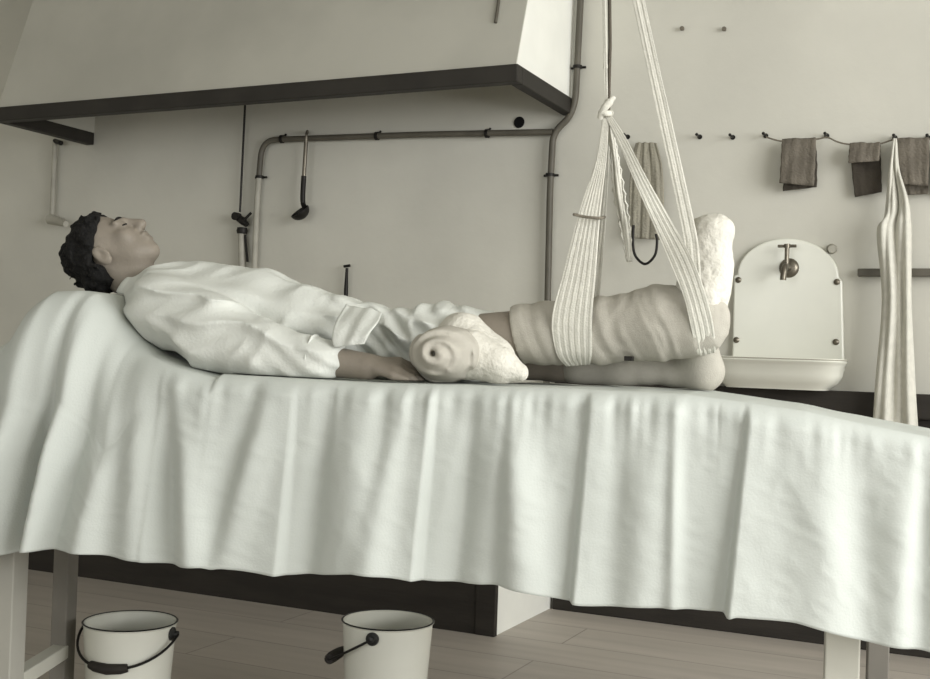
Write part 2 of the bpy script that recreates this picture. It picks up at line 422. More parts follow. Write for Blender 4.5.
# thin rod with a gas cock
vb = WW(243, 272, .03)
vp = empty('valve_pipe', vb, 'thin wall rod with a dark gas cock, left of the looping pipe', 'pipe')
MB().tube([WW(246, 85, .03), WW(240, 212, .03)], .005, 8).build('rod', MT['iron'], vp, True)
MB().tube([WW(241, 228, .03), WW(243, 330, .03)], .014, 12).build('standpipe', MT['palepipe'], vp, True)
MB().tube([WW(245, 235, .025), WW(247.5, 262, .025)], .006, 8).build('drain_tube', MT['iron'], vp, True)
k = MB().tube([WW(234, 215, .04), WW(243, 221, .04), WW(247, 225, .04)], [.013, .018, .012]).tube([WW(243, 221, .05), WW(251, 213, .05)], .006).lathe(WW(234.5, 216, .065), [(0, 0), (.018, 0), (.018, .03), (0, .03)], (0, 1, 0), 16)
k.build('valve_body', MT['iron'], vp, True)
MB().lathe(WW(242, 234, .03), [(0, 0), (.022, .002), (.025, .014), (.022, .028), (0, .03)], (0, 0, 1), 20).build('union_nut', MT['iron'], vp, True)
# pale pipe at the far left under the hood corner
f0 = WW(55, 141, .03); f1 = WW(52, 217, .03)
lp = empty('hanging_pipe', f1, 'pale thin pipe dropping from the left hood corner to a small fitting', 'pipe')
MB().tube([f0, f1], .012).build('tube', MT['palepipe'], lp, True)
MB().tube([WW(50, 219, .04), WW(58, 221, .05), WW(66, 224, .09)], [.026, .022, .014]).build('fitting', MT['palepipe'], lp, True)
MB().tube([WW(61, 143, .05), WW(55, 141, .03)], .012).build('bracket', MT['iron'], lp, True)
# black disc standing in for the dark inside a hole in the wall
h = WW(519.5, 122, .004)
tag(MB().lathe(WW(519.5, 122.5, .0), [(0, -.0), (.021, -.0), (.023, -.004), (.021, -.006), (.0, -.005)], (0, 1, 0), 24).build('vent_hole', mat('hole_dark', (10, 10, 10), .9), smooth=True), 'small round black vent opening in the wall under the right hood corner', 'vent')
# ladle
l0 = WW(307, 133, .058); l1 = WW(302.5, 203, .055)
ld = empty('ladle', l1, 'long-handled ladle hooked on the horizontal wall pipe', 'ladle')
hk = [WW(306, 142, .06), WW(306.5, 134, .06), WW(307, 131.5, .045), WW(307.5, 131.2, .03), WW(307.5, 133, .015)]
MB().tube(cr(hk, 6), .006, 8).tube([WW(306, 142, .06), WW(303.8, 178, .06)], .0085, 10).build('handle', MT['steel'], ld, True)
MB().tube(cr([WW(303.8, 176, .06), WW(302.8, 195, .06), WW(303, 203, .055), WW(304, 206, .06)], 5), .011, 10).build('shank', MT['iron'], ld, True)
c = WW(299.5, 211, .065)
ax = _n(np.array([-.35, -.55, .75])); R_ = .044
prof = [(R_ * math.sin(a), -R_ * .85 * math.cos(a)) for a in np.linspace(0, math.pi / 2, 9)] + [(R_ * .92 * math.sin(a), -R_ * .77 * math.cos(a)) for a in np.linspace(math.pi / 2, 0, 9)]
MB().lathe(c, prof, ax, 28).build('bowl', MT['iron'], ld, True)
# gas tap behind the man
t0 = WW(346.5, 268, .03)
gt = empty('gas_tap', WW(345, 300, .03), 'short dark tap pipe standing up behind the man\'s belly', 'tap')
MB().tube([WW(345.2, 330, .03), WW(346, 290, .03), WW(347, 268, .03)], [.009, .009, .006], 10).build('spout', MT['iron'], gt, True)
MB().tube([WW(344, 266.5, .03), WW(350, 265.5, .03)], .006, 8).build('key', MT['iron'], gt, True)

# ================================================================== pegs, line and hung cloths
pegs = {628: 137, 700: 137, 733: 137.5, 766: 136, 827: 136, 895: 138, 928: 138, 975: 137}
plab = {628: 'wall peg just left of the grey cloth behind the slings', 700: 'bare wall peg just right of the long white strap', 733: 'bare wall peg above the left end of the sink arch',
        766: 'wall peg where the cord starts, left of the first dark cloth', 827: 'wall peg right of the first dark cloth', 895: 'wall peg the long white gown hangs from', 928: 'wall peg between the two rightmost dark cloths', 975: 'wall peg tying off the far right end of the cord'}
for px, py in pegs.items():
    p = WW(px, py, 0)
    o = MB().lathe(p + [0, .01, 0], [(.0, 0), (.0045, 0), (.004, -.055), (.0055, -.057), (.0055, -.063), (0, -.066)], (0, 1, 0), 12).lathe(p + [0, -.001, 0], [(.009, 0), (.009, -.004), (0, -.005)], (0, 1, 0), 12)
    tag(o.build('wall_peg', MT['iron'], smooth=True), plab[px], 'peg', 'pegs along the back wall')
for px, py, lb in ((683, 29.5, 'tiny nail high on the wall, right of the white strap'), (725, 30, 'tiny nail high on the wall above the sink')):
    tag(MB().lathe(WW(px, py, 0) + [0, .004, 0], [(.0, 0), (.005, 0), (.005, -.018), (.009, -.019), (.008, -.024), (0, -.025)], (0, 1, 0), 10).build('wall_nail', MT['cord'], smooth=True), lb, 'nail', 'nails high on the wall')
ln = cr([WW(766, 137, .055), WW(781, 141, .055), WW(800, 140, .055), WW(818, 139, .055), WW(827, 137.3, .055), WW(838, 142, .055), WW(852, 144.5, .055), WW(878, 144, .055), WW(895, 139.3, .055), WW(912, 138.5, .055), WW(928, 139.2, .055), WW(950, 139, .055), WW(975, 137, .055)], 6)
tag(MB().tube(ln, .003, 8).build('clothes_line', MT['cord'], smooth=True), 'thin cord strung between the wall pegs on the right', 'cord')
def hung(name, pts_l, pts_r, m, label, cat, group=None, off=.07, pleats=2, amp=.006, thick=.006, back=None):
    L = [WW(x, y, off + (z or 0)) for x, y, *zz in pts_l for z in [zz[0] if zz else 0]]; R = [WW(x, y, off + (z or 0)) for x, y, *zz in pts_r for z in [zz[0] if zz else 0]]
    mb = ribbon(None, L, R, pleats, amp, thick, nu=30, nv=8, phase=len(label))
    return tag(cloth(mb, name, m), label, cat, group)
def folded(pl, pr, ml, mr, m, m2, label, group):
    t = empty('hanging_cloth', WW((pl[0][0] + pr[0][0]) / 2, pl[-1][1], .06), label, 'cloth', group)
    # front flap folded over the cord, longer back flap behind it
    def flap(A, B, offs, nm, mm, ph):
        L = [WW(a[0], a[1], o) for a, o in zip(A, offs)]; R = [WW(a[0], a[1], o) for a, o in zip(B, offs)]
        cloth(ribbon(None, L, R, 1.6, .002, .006, nu=24, nv=6, phase=ph, rag=.01), nm, mm, t)
    flap(pl, pr, [.05, .062, .075, .075][:len(pl)] if len(pl) > 3 else [.055, .075, .075], 'front_flap', m, 1.0)
    flap(ml, mr, [.052, .04, .035, .035][:len(ml)] if len(ml) > 3 else [.05, .035, .035], 'back_flap', m2, 2.4)
    return t
folded([(782, 139), (781, 160), (779.5, 183)], [(816, 138), (815.5, 160), (814, 186)], [(783, 139), (784, 165), (783, 191)], [(815, 138), (817, 160), (817, 187)], MT['darkcloth'], MT['blackcloth'], 'dark cloth folded over the cord directly above the sink', 'dark cloths hung on the cord')
folded([(850, 143), (849, 152), (848.5, 163)], [(880, 143), (880, 152), (879, 161)], [(852, 143), (852, 168), (855, 197)], [(880, 143), (881, 168), (882, 192)], MT['darkcloth'], MT['blackcloth'], 'cloth with a blackish lower half hung just left of the white gown', 'dark cloths hung on the cord')
folded([(897, 138), (898, 160), (903, 184)], [(929, 138), (929, 160), (928, 186)], [(899, 138), (901, 170), (905, 195)], [(928, 138), (928, 170), (928, 194)], MT['darkcloth'], MT['darkcloth'], 'dark cloth hung on the cord just right of the white gown', 'dark cloths hung on the cord')
folded([(931, 138), (932, 160), (934, 188)], [(962, 138), (962, 160), (961, 188)], [(932, 138), (934, 170), (936, 195)], [(960, 138), (961, 170), (961, 193)], MT['blackcloth'], MT['darkcloth'], 'dark cloth at the picture\'s right edge, mostly cut off', 'dark cloths hung on the cord')
# white gown
gl = [(893.5, 139, -.02), (889, 170, .0), (884, 215, .02), (877, 232, .03), (882, 300, .05), (876, 380, .065), (871, 455, .07)]
gr = [(896.5, 139, -.02), (899, 170, .0), (908, 200, .02), (911, 232, .03), (911, 300, .05), (915, 380, .065), (920, 455, .07)]
hung('hanging_gown', gl, gr, MT['gauze'], 'long white gown hanging from a peg right of the sink', 'gown', off=.085, pleats=1.7, amp=.013, thick=.006)
# grey cloth and iron hook behind the slings
hung('hanging_cloth', [(636, 143, -.03), (631, 165), (629, 205), (630, 238)], [(656, 143, -.03), (662, 165), (664, 205), (662, 240)], MT['greycloth'], 'grey cloth hung on the wall behind the slings', 'cloth', off=.06, pleats=3.3, amp=.003, thick=.006)
tag(MB().tube(cr([WW(633.5, 225, .12), WW(633, 243, .12), WW(635.5, 256, .12), WW(645, 264, .12), WW(654.5, 256, .12), WW(657, 243, .12), WW(656, 234, .12)], 8), .005, 10).build('hanging_hook', MT['iron'], smooth=True), 'thin black U-shaped iron hook under the grey cloth', 'hook')
# towel rail pieces on the wall
rl = empty('wall_rail', WW(895, 275, .03), 'thin dark rail on the wall behind the white gown', 'rail')
MB().box((WW(858, 270, .03)[0], YW - .045, 1.283), (XR - .4, YW - .02, 1.31)).build('bar', MT['pipe'], rl, bevel=.003)
for px in (866, 922): MB().box((WW(px, 270, .03)[0] - .008, YW - .021, 1.286), (WW(px, 270, .03)[0] + .008, YW - .001, 1.307)).build('bracket', MT['iron'], rl)

# ================================================================== wall sink
sk = empty('wall_sink', WW(787, 388, .1), 'white enamel wall sink with arched splashback and single tap', 'sink')
out = [(733, 362), (734, 320), (735.5, 277), (738, 273)] + [(0, 0)] * 0
xl, xr = WW(738, 272, .02)[0], WW(840, 277, .02)[0]
arc = []
for k in range(0, 25):
    a = math.pi * k / 24; cxp, cyp = 789, 275; arc.append((cxp - 50.5 * math.cos(a), cyp - 37.5 * math.sin(a) + (3 * (k / 24))))
out = [(733, 366), (734, 320), (735, 276)] + arc + [(843, 281), (844, 325), (845, 372)]
pts = [WW(x, y, .002) for x, y in out]
MB().prism(pts, (0, -.022, 0)).build('splashback', MT['enamel'], sk, bevel=.006)
# basin rings (rounded rectangle, flat side to the wall)
bl, brr = WW(718, 357, .002), WW(850, 363, .002)
cxs = (bl[0] + brr[0]) / 2; zr = (bl[2] + brr[2]) / 2; hw = (brr[0] - bl[0]) / 2
Dp = 0.26
def ring(w, d0, d1, z, n=56):
    o = []
    for k in range(n):
        a = 2 * math.pi * k / n; ca, sa = math.cos(a), math.sin(a)
        x = w * math.copysign(abs(ca) ** .45, ca); y = math.copysign(abs(sa) ** .45, sa)
        o.append((cxs + x, YW - .004 - (d0 + d1) / 2 + (d1 - d0) / 2 * y, z))
    return o
rs = [(hw * .95, .02, Dp - .02, zr + .004), (hw, .001, Dp, zr + .006), (hw * 1.01, .0, Dp + .004, zr - .004), (hw * .99, .0, Dp - .004, zr - .012), (hw * .965, .0, Dp - .016, zr - .02), (hw * .95, .0, Dp - .03, zr - .05), (hw * .88, .0, Dp - .05, zr - .078), (hw * .76, .0, Dp - .08, zr - .094), (hw * .74, .0, Dp - .085, zr - .102)]
inn = [(hw * .92, .03, Dp - .032, zr - .006), (hw * .90, .035, Dp - .045, zr - .04), (hw * .8, .045, Dp - .07, zr - .072), (hw * .5, .07, Dp - .11, zr - .082)]
allr = list(reversed(inn)) + rs
V = []; n_ = 56
for r_ in allr: V += ring(*r_)
F = [(i * n_ + k, i * n_ + (k + 1) % n_, (i + 1) * n_ + (k + 1) % n_, (i + 1) * n_ + k) for i in range(len(allr) - 1) for k in range(n_)]
F += [tuple(range(n_)), tuple(reversed(range((len(allr) - 1) * n_, len(allr) * n_)))]
bs = MB().add(V, F); bs.build('basin', MT['enamel'], sk, smooth=True)
tag(MB().add(ring(hw * 1.012, .0, Dp + .006, zr + .0005) + ring(hw * 1.012, .0, Dp + .006, zr + .0035), [(k, (k + 1) % n_, n_ + (k + 1) % n_, n_ + k) for k in range(n_)]).build('rim_line', MT['greycloth'], sk, True), 'thin grey line round the rim')
tp = WW(789, 268, .025)
MB().lathe(tp, [(0, -.012), (.022, -.012), (.033, -.004), (.035, 0)], (0, 1, 0), 24).build('tap_rose', MT['steel'], sk, True)
tpx = MB().tube([tp, tp + [0, -.06, 0]], .012, 12).tube(cr([tp + [0, -.055, 0], tp + [0, -.085, -.005], tp + [-.002, -.095, -.035], tp + [-.003, -.095, -.05]], 5), [.011] * 16, 12).tube([tp + [0, -.05, .0], tp + [0, -.05, .07]], .008, 10)
tpo = tpx.build('tap', MT['steel'], sk, True)
MB().tube([tp + [-.032, -.05, .073], tp + [.032, -.05, .073]], .0055, 10).lathe(tp + [0, -.05, .066], [(0, 0), (.011, 0), (.011, .014), (0, .016)], (0, 0, 1), 12).build('handle', MT['steel'], tpo, True)
for px, py in ((738.5, 280), (837, 282), (736.5, 340), (836, 342)):
    MB().lathe(WW(px, py, .024) + [0, .0, 0], [(.011, 0), (.011, -.004), (.007, -.008), (0, -.009)], (0, 1, 0), 16).build('screw', MT['steel'], sk, True)
tag(MB().tube([WW(832, 249, -.003), WW(832, 249, .03)], [.019, .013], 14).build('wall_bolt', MT['palepipe'], smooth=True), 'round rusty wall plug just right of the sink arch', 'plug')

# ================================================================== table, sheet
def zsil(px, py, q): return LQ(px, py, q)[0], LQ(px, py, q)[2]
head_sil = [(-110, 500), (-70, 455), (-35, 415), (0, 380), (28, 338), (52, 304), (70, 292), (90, 291), (108, 294), (128, 313), (150, 340), (170, 355), (200, 366), (250, 374)]
flat_sil = [(300, 377), (430, 380.5), (520, 383), (590, 385), (700, 390), (745, 396), (800, 404), (850, 415), (900, 425), (930, 430), (1000, 442), (1080, 455)]
zp = [zsil(x, y, 2.36) for x, y in head_sil] + [zsil(x, y, 2.66) for x, y in flat_sil]
zp.sort(); ZP = np.array(zp)
def ztop(p): return np.interp(p, ZP[:, 0], ZP[:, 1])
ZBASE = 0.903
def zsurf(p, q):
    z = ztop(p); ph = np.maximum(0, z - ZBASE); w = np.clip(ph / .07, 0, 1); w = w * w * (3 - 2 * w)
    far = ph * np.clip((q - 2.56) / .27, 0, 1) ** 1.1
    a = .035 + .10 * w; b = .035 + .20 * w; u = np.clip((QN + a - q) / a, 0, 1)
    near = b * (1 - np.sqrt(1 - u * u))
    return z - far - near
QN, QF = 2.2, 2.84
hem_px = [(-110, 575), (0, 558), (40, 548.5), (60, 549), (150, 558), (235, 567), (290, 573), (370, 571), (430, 578), (510, 585), (590, 600), (660, 606), (730, 608), (800, 620), (860, 635), (930, 652), (1080, 690)]
def sstep(x, a, b): t = np.clip((x - a) / (b - a), 0, 1); return t * t * (3 - 2 * t)
def bumpf(x, c, w): return math.exp(-((x - c) / w) ** 2)
def sheet_disp(px, v):
    """towards the viewer, metres; v = 0 at the table edge, 1 at the hem"""
    d = 0.0; g = sstep(v, 0, .5)
    # pressed creases, some stepping out, some stepping back
    def out(c, wr, a, sl=0): 
        nonlocal d; x = px - c - sl * v; d += a * sstep(x, -5, 1.5) * math.exp(-max(x, 0) / wr)
    def back(c, wl, a, sl=0):
        nonlocal d; x = px - c - sl * v; d += a * (1 - sstep(x, -1, 7)) * math.exp(-max(-x, 0) / wl)
    out(748, 90, .042 * (.35 + .65 * v), -14); out(589, 75, .032 * (.4 + .6 * v), -6); back(430, 90, .032 * (.4 + .6 * v), -4); back(292, 80, .020 * (.3 + .7 * v), 0)
    out(160, 60, .006, 0)
    # soft hanging folds
    for c, w, a, sl in ((515, 26, .030, 22), (470, 12, -.014, -10), (505, 9, -.010, 0), (360, 26, .020, 12), (325, 12, -.016, -8), (398, 12, .010, -14), (655, 26, .012, -8), (676, 7, .010, 6), (620, 14, -.006, 0), (820, 30, .012, 20), (860, 22, -.010, 10), (905, 20, .007, -12), (926, 12, -.014, -4), (205, 20, .014, 0), (246, 13, -.016, -30), (262, 20, .016, -40), (110, 14, .026, -14), (84, 9, -.020, -30), (140, 16, .018, 12), (168, 13, -.016, 20), (66, 10, .034, -22), (46, 8, -.034, -24), (12, 16, .034, -26), (185, 14, .012, 34), (-20, 14, -.02, -20), (-50, 18, .02, -20)):
        d += 1.35 * a * bumpf(px, c + sl * (v - .2), w * (.75 + .45 * v)) * (0.35 + 0.65 * g if v > 0 else .35)
    # small puckers where the cloth is gathered along the edge
    e = math.exp(-v / .12)
    k = 1.0 if 330 < px < 720 else .4
    d += k * e * (.005 * math.sin(px * .13 + 2.2 * math.sin(px * .031)) + .0015 * math.sin(px * .41 + 2 * math.sin(px * .06)))
    d += .0025 * (vnoise(px * .02, v * 9, 3.3) - .5) + .0018 * (float(ridge(px * .05 + v * 2, v * 14 - px * .02, 1.1)) - .5) + .0022 * (float(ridge(px * .018 - v * 2.5, v * 5 + px * .012, 6.1)) - .5)
    return d
pxs = np.arange(-110, 1082, 2.0)
cols = []; NT, NH = 22, 64
for px in pxs:
    p = LQ(px, 450, QN)[0]
    ze = ztop(p); hy = np.interp(px, [a for a, b in hem_px], [b for a, b in hem_px])
    hy += 1.6 * math.sin(px * .045) + (2.5 * bumpf(px, 735, 5)) + (1.5 * bumpf(px, 230, 6))
    zh = LQ(px, hy, QN - .02)[2]
    ph_ = max(0., float(ztop(p)) - ZBASE); w_ = sstep(ph_, 0, .07)
    r = .035 + .10 * w_
    cl = []
    zf_, zn_ = float(zsurf(p, QF)), float(zsurf(p, QN + r))
    for k in range(8): cl.append((p, QF + .015 + .006 * math.sin(px * .05), zf_ - .30 + .28 * k / 8 - (0.0)))
    for k in range(NT):
        u = k / (NT - 1); q = QF + (QN + r - QF) * u
        zz = float(zsurf(p, q)) - .012 * max(0, (.06 - (QF - q)) / .06) ** 2
        if .02 < u: zz += .0035 * (float(vnoise(p * 16, q * 16, .5)) - .7) + .003 * (float(ridge(p * 9, q * 7, 4.1)) - 1)
        cl.append((p, q, zz))
    rz = .035 + .20 * w_; ze = zn_
    for k in range(1, 11):
        a = math.pi / 2 * k / 10; v0 = -.1
        q = QN + r - r * math.sin(a); z = ze - rz * (1 - math.cos(a))
        d = sheet_disp(px, 0.15 * w_ * k / 10) * ((k / 10) ** 2 * (1 - w_) + w_ * (k / 10) ** .7)
        cl.append((p, q - d, z + d * .15 * w_ * (k / 10) * (1 - k / 10)))
    zs = ze - rz
    for k in range(1, NH + 1):
        v0 = .15 * w_; v = k / NH; z = zs + (zh - zs) * v
        cl.append((p, QN - sheet_disp(px, v0 + (1 - v0) * v) - .035 * v * (1 if px > 40 else .5), z))
    cols.append(cl)
m_n = len(cols[0]); V = [l2w(c) for cl in cols for c in cl]
F = [(i * m_n + k, i * m_n + k + 1, (i + 1) * m_n + k + 1, (i + 1) * m_n + k) for i in range(len(cols) - 1) for k in range(m_n - 1)]
mb = MB(); mb.add(V, F); mb.thick = .002
sheet = tag(cloth(mb, 'bed_sheet', MT['sheet']), 'big white creased sheet draped over the table and headrest', 'sheet')

tb = empty('operating_table', l2w((-.75, 2.5, 0)), 'long table with legs hidden under the white sheet', 'table')
def LB(mb, p0, p1, q0, q1, z0, z1, zf=None):
    z10 = z1 if zf is None else zf(p0); z11 = z1 if zf is None else zf(p1)
    z00 = z0 if zf is None else z10 - z0; z01 = z0 if zf is None else z11 - z0
    return mb.hexa([l2w(x) for x in ((p0, q0, z00), (p1, q0, z01), (p1, q1, z01), (p0, q1, z00), (p0, q0, z10), (p1, q0, z11), (p1, q1, z11), (p0, q1, z10))])
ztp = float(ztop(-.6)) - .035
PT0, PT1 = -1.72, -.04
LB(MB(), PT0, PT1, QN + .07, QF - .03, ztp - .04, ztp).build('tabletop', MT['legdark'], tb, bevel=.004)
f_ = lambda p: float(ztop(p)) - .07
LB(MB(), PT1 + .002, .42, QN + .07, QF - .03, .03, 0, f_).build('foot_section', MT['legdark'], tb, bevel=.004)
def hz(p): return float(ztop(p)) - .07
hd = MB(); P1 = LQ(88, 290, 2.36)[0]; P2 = P1 + .26; P3 = P1 - .12
hd.prism([l2w((x, 2.40, z)) for x, z in ((P3, ztp), (P2, ztp), (P2, max(ztp + .01, hz(P2))), (P1, hz(P1)), (P3, hz(P3)))], l2w((0, .16, 0)))
hd.build('headrest', MT['legdark'], tb)
lg = []
def legpos(px, q): return LQ(px, 640, q)[0]
for px, q, w, mm in ((8, 2.30, .055, 'legmid'), (842, 2.30, .062, 'leglit'), (63, 2.62, .045, 'legdark'), (878, 2.72, .045, 'legdark')):  # near legs lighter, far legs darker: light and shade put into the colours
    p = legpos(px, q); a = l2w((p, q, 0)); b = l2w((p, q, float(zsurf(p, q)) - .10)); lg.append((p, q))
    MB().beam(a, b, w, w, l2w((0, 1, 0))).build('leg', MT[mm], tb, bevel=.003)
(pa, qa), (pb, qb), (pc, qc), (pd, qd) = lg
MB().beam(l2w((pa, qa, .17)), l2w((pc, qc, .17)), .04, .035, (0, 0, 1)).build('stretcher', MT['leglit'], tb, bevel=.003)
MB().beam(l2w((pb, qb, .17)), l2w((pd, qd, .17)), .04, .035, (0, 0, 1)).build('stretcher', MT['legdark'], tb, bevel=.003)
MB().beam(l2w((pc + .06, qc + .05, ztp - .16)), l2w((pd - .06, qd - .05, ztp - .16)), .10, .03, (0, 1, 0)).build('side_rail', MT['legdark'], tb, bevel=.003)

# ================================================================== buckets
def bucket(px, py, t, label, handle, rz, reach=1.02, gr=1.0):
    d = ray(px, py); c = CAM + d * t; H = c[2]; c0 = np.array([c[0], c[1], 0.0]); R = .0775 / 2 * t * 1.0
    b = empty('enamel_bucket', c0, label, 'bucket', 'enamel buckets under the table')
    r0 = R * .84
    prof = [(0, .006), (r0 * .9, .006), (r0, 0), (r0 + .002, .004), (R, H - .004), (R + .004, H), (R + .002, H + .003), (R - .004, H - .001), (r0 - .003, .012), (0, .012)]
    MB().lathe(c0, prof, (0, 0, 1), 64).build('body', MT['enamel'], b, True)
    MB().lathe(c0, [(R + .003, H - .0005), (R + .0045, H + .0015), (R + .002, H + .004), (R - .001, H + .002)], (0, 0, 1), 64).build('rim', MT['enamelrim'], b, True)
    u = np.array([math.cos(rz), math.sin(rz), 0]); w = np.array([-math.sin(rz), math.cos(rz), 0])
    ear_z = H - .022
    for s in (1, -1):
        e_ = c0 + u * s * (R + .006) + [0, 0, ear_z]
        MB().lathe(e_ - u * s * .008, [(0, 0), (.017, 0), (.017, .006), (.008, .010), (.008, .018), (0, .02)], u * s, 16).build('ear', MT['enamelrim'], b, True)
    pts = []
    ang = handle                                     # swing below horizontal, outwards along -w
    for k in range(25):
        a = math.pi * k / 24; rr = R + .016
        x = math.cos(a) * rr; y = math.sin(a) * rr * reach
        dd = -w * y * math.cos(ang) + np.array([0, 0, -y * math.sin(ang)])
        pts.append(c0 + u * x + dd + [0, 0, ear_z])
    hnd = MB().tube(pts, .0035, 8).build('handle', MT['iron'], b, True)
    MB().tube([pts[9] * .97 + pts[10] * .03, pts[10], pts[12], pts[14], pts[15]], [.010 * gr, .0125 * gr, .0135 * gr, .0125 * gr, .010 * gr], 14).build('grip', MT['darkwood'], hnd, True)
    return b
bucket(130.5, 621.5, 2.95, 'white enamel bucket with handle down in front, beside the left table leg', math.radians(32), math.radians(14))
bucket(388, 620.5, 3.03, 'white enamel bucket with handle swung to its left, under the middle of the table', math.radians(30), math.radians(-80), 1.3, 1.15)

# ================================================================== the man
def above(F_, gap=.003): F_.cut(lambda x, y, z: (zsurf(x, y) + gap) - z)
Hq = 2.50                                   # head depth
hc = LQ(111, 249.5, Hq)
tl, tn = math.radians(36), math.radians(17)
up = np.array([-math.cos(tl) * math.cos(tn), -math.cos(tl) * math.sin(tn), math.sin(tl)])     # to the crown
fw0 = np.array([math.sin(tl) * math.cos(tn), math.sin(tl) * math.sin(tn), math.cos(tl)])       # face
rt = np.cross(fw0, up)                                                                      # the man's right = viewer side
if rt[1] > 0: rt = -rt
tw = math.radians(6); fw = fw0 * math.cos(tw) + rt * math.sin(tw); rt = rt * math.cos(tw) - fw0 * math.sin(tw)
HR = np.stack([rt, fw, up], 1); SC = .83
def hp(x, y, z): return hc + SC * (HR @ np.array([x, y, z]))
HL = .0045
B = Field((-2.02, 2.14, .80), (.02, 3.0, 1.62), HL)
def hell(x, y, z, r, k=.012, sub=False): B.ell(hp(x, y, z), np.array(r) * SC, HR, k, sub)
hell(0, -.015, .032, (.073, .092, .084))
hell(0, .030, -.040, (.060, .066, .074), .03)
hell(0, .070, -.098, (.027, .024, .023), .02)
hell(0, .035, -.075, (.050, .045, .03), .03)
for s in (-1, 1):
    hell(s * .040, .062, -.018, (.024, .022, .02), .02)
    hell(s * .031, .098, .006, (.017, .014, .011), .012, True)
    hell(s * .031, .080, .005, (.0145, .0125, .0115), .004)
    B.cap(hp(s * .014, .090, .024), hp(s * .046, .076, .026), .009 * SC, .007 * SC, .012)
    B.ell(hp(s * .081, -.014, -.012), np.array((.011, .022, .035)) * SC, HR, .006)
    hell(s * .090, -.010, -.008, (.007, .010, .018), .005, True)
    B.cap(hp(s * .008, .108, -.030), hp(s * .014, .098, -.032), .008 * SC, .007 * SC, .008)
B.cap(hp(0, .088, .022), hp(0, .118, -.026), .009 * SC, .0135 * SC, .012)
B.cap(hp(-.018, .099, -.053), hp(.018, .099, -.053), .0085 * SC, k=.006); B.cap(hp(-.015, .096, -.068), hp(.015, .096, -.068), .009 * SC, k=.006)
B.cap(hp(-.024, .107, -.0605), hp(.024, .107, -.0605), .0045, k=.004, sub=True)
# neck and trunk
nk = LQ(150, 291, 2.53)
B.cap(hp(0, -.040, -.045), nk, .046, .054, .02)
tr_px = [(172, 312, 40), (215, 321, 45), (260, 327, 45), (305, 334, 41), (350, 341, 35), (400, 346, 31), (445, 347, 31)]
tr = [(LQ(x, y, 2.55), PR(x, y, 2.55, r)) for x, y, r in tr_px]
for (a, ra), (b, rb) in zip(tr, tr[1:]): B.cap(a, b, ra * .80, rb * .80, .03, (1, 1.45, 1))
# right (near) arm
sh = LQ(163, 312, 2.37); el = LQ(268, 352, 2.31); wr = LQ(368, 367, 2.30)
B.cap(tr[0][0], sh, .062, .045, .04)
B.cap(sh, el, .042, .038, .02); B.cap(el, wr, .040, .029, .02)
kn = LQ(398, 366, 2.315)
def hand(wr, kn, up_, side, curl, k=.006):
    ax = _n(kn - wr); up_ = _n(np.array(up_) - ax * (ax @ np.array(up_))); sd = np.cross(ax, up_) * side     # sd: towards the thumb
    for s in (-1, -.33, .33, 1):
        B.cap(wr + sd * .012 * s, kn + sd * .026 * s, .013, .011, .014)
    for i, (s, L) in enumerate(((1, .072), (.33, .080), (-.33, .075), (-1, .058))):
        b0 = kn + sd * .027 * s
        a1, a2, a3 = curl, curl * 2.1, curl * 3.0
        d = lambda a: ax * math.cos(a) - up_ * math.sin(a)
        p1 = b0 + d(a1) * L * .45 + sd * .004 * s; p2 = p1 + d(a2) * L * .32; p3 = p2 + d(a3) * L * .25
        B.cap(b0, p1, .0098, .009, k); B.cap(p1, p2, .009, .0082, .003); B.cap(p2, p3, .0082, .007, .003)
    t0 = wr + ax * .025 + sd * .026; t1 = t0 + ax * .03 + sd * .016 - up_ * .006; t2 = t1 + ax * .03 + sd * .002 - up_ * .008
    B.cap(wr + ax * .01 + sd * .012, t0, .014, .0125, .01); B.cap(t0, t1, .0115, .010, .004); B.cap(t1, t2, .010, .008, .003)
hand(wr + [.0, 0, .004], kn, (0, -.35, 1), 1, .38)
# left arm, lying along the far side
sh2 = LQ(190, 308, 2.76); el2 = np.array([-1.02, 2.80, .975]); wr2 = np.array([-.80, 2.76, .985])
B.cap(tr[0][0], sh2, .062, .045, .04); B.cap(sh2, el2, .042, .038, .02); B.cap(el2, wr2, .040, .029, .02)
hand(wr2, wr2 + np.array([.085, -.02, -.005]), (0, .3, 1), -1, .35)
# legs
hipL, hipR = LQ(446, 346, 2.52), LQ(440, 350, 2.66)
B.cap(tr[-1][0], hipL, .062, .064, .03, (1, 1.2, 1)); B.cap(tr[-1][0], hipR, .064, .066, .03)
knL = LQ(552, 331, 2.53); anL = LQ(694, 318, 2.52)
B.cap(hipL, knL, PR(450, 344, 2.52, 29), PR(552, 331, 2.53, 24), .02)
B.cap(knL, anL, PR(552, 331, 2.53, 24), PR(694, 315, 2.52, 20), .02)
B.cap(anL, LQ(702, 326, 2.52), .030, .028, .02); B.cap(LQ(704, 312, 2.52), LQ(712, 245, 2.51), .034, .025, .02)
knR = LQ(560, 362, 2.68); anR = LQ(676, 368, 2.66)
B.cap(hipR, knR, PR(440, 355, 2.66, 28), PR(560, 362, 2.68, 19), .02)
B.cap(knR, LQ(620, 364, 2.67), PR(560, 364, 2.68, 19), PR(620, 364, 2.67, 18), .02)
B.cap(LQ(620, 364, 2.67), anR, PR(620, 364, 2.67, 18), PR(676, 368, 2.66, 14), .02)
hl_ = LQ(702, 371, 2.64); B.cap(anR, hl_, PR(676, 368, 2.66, 15), PR(702, 371, 2.64, 16), .015)
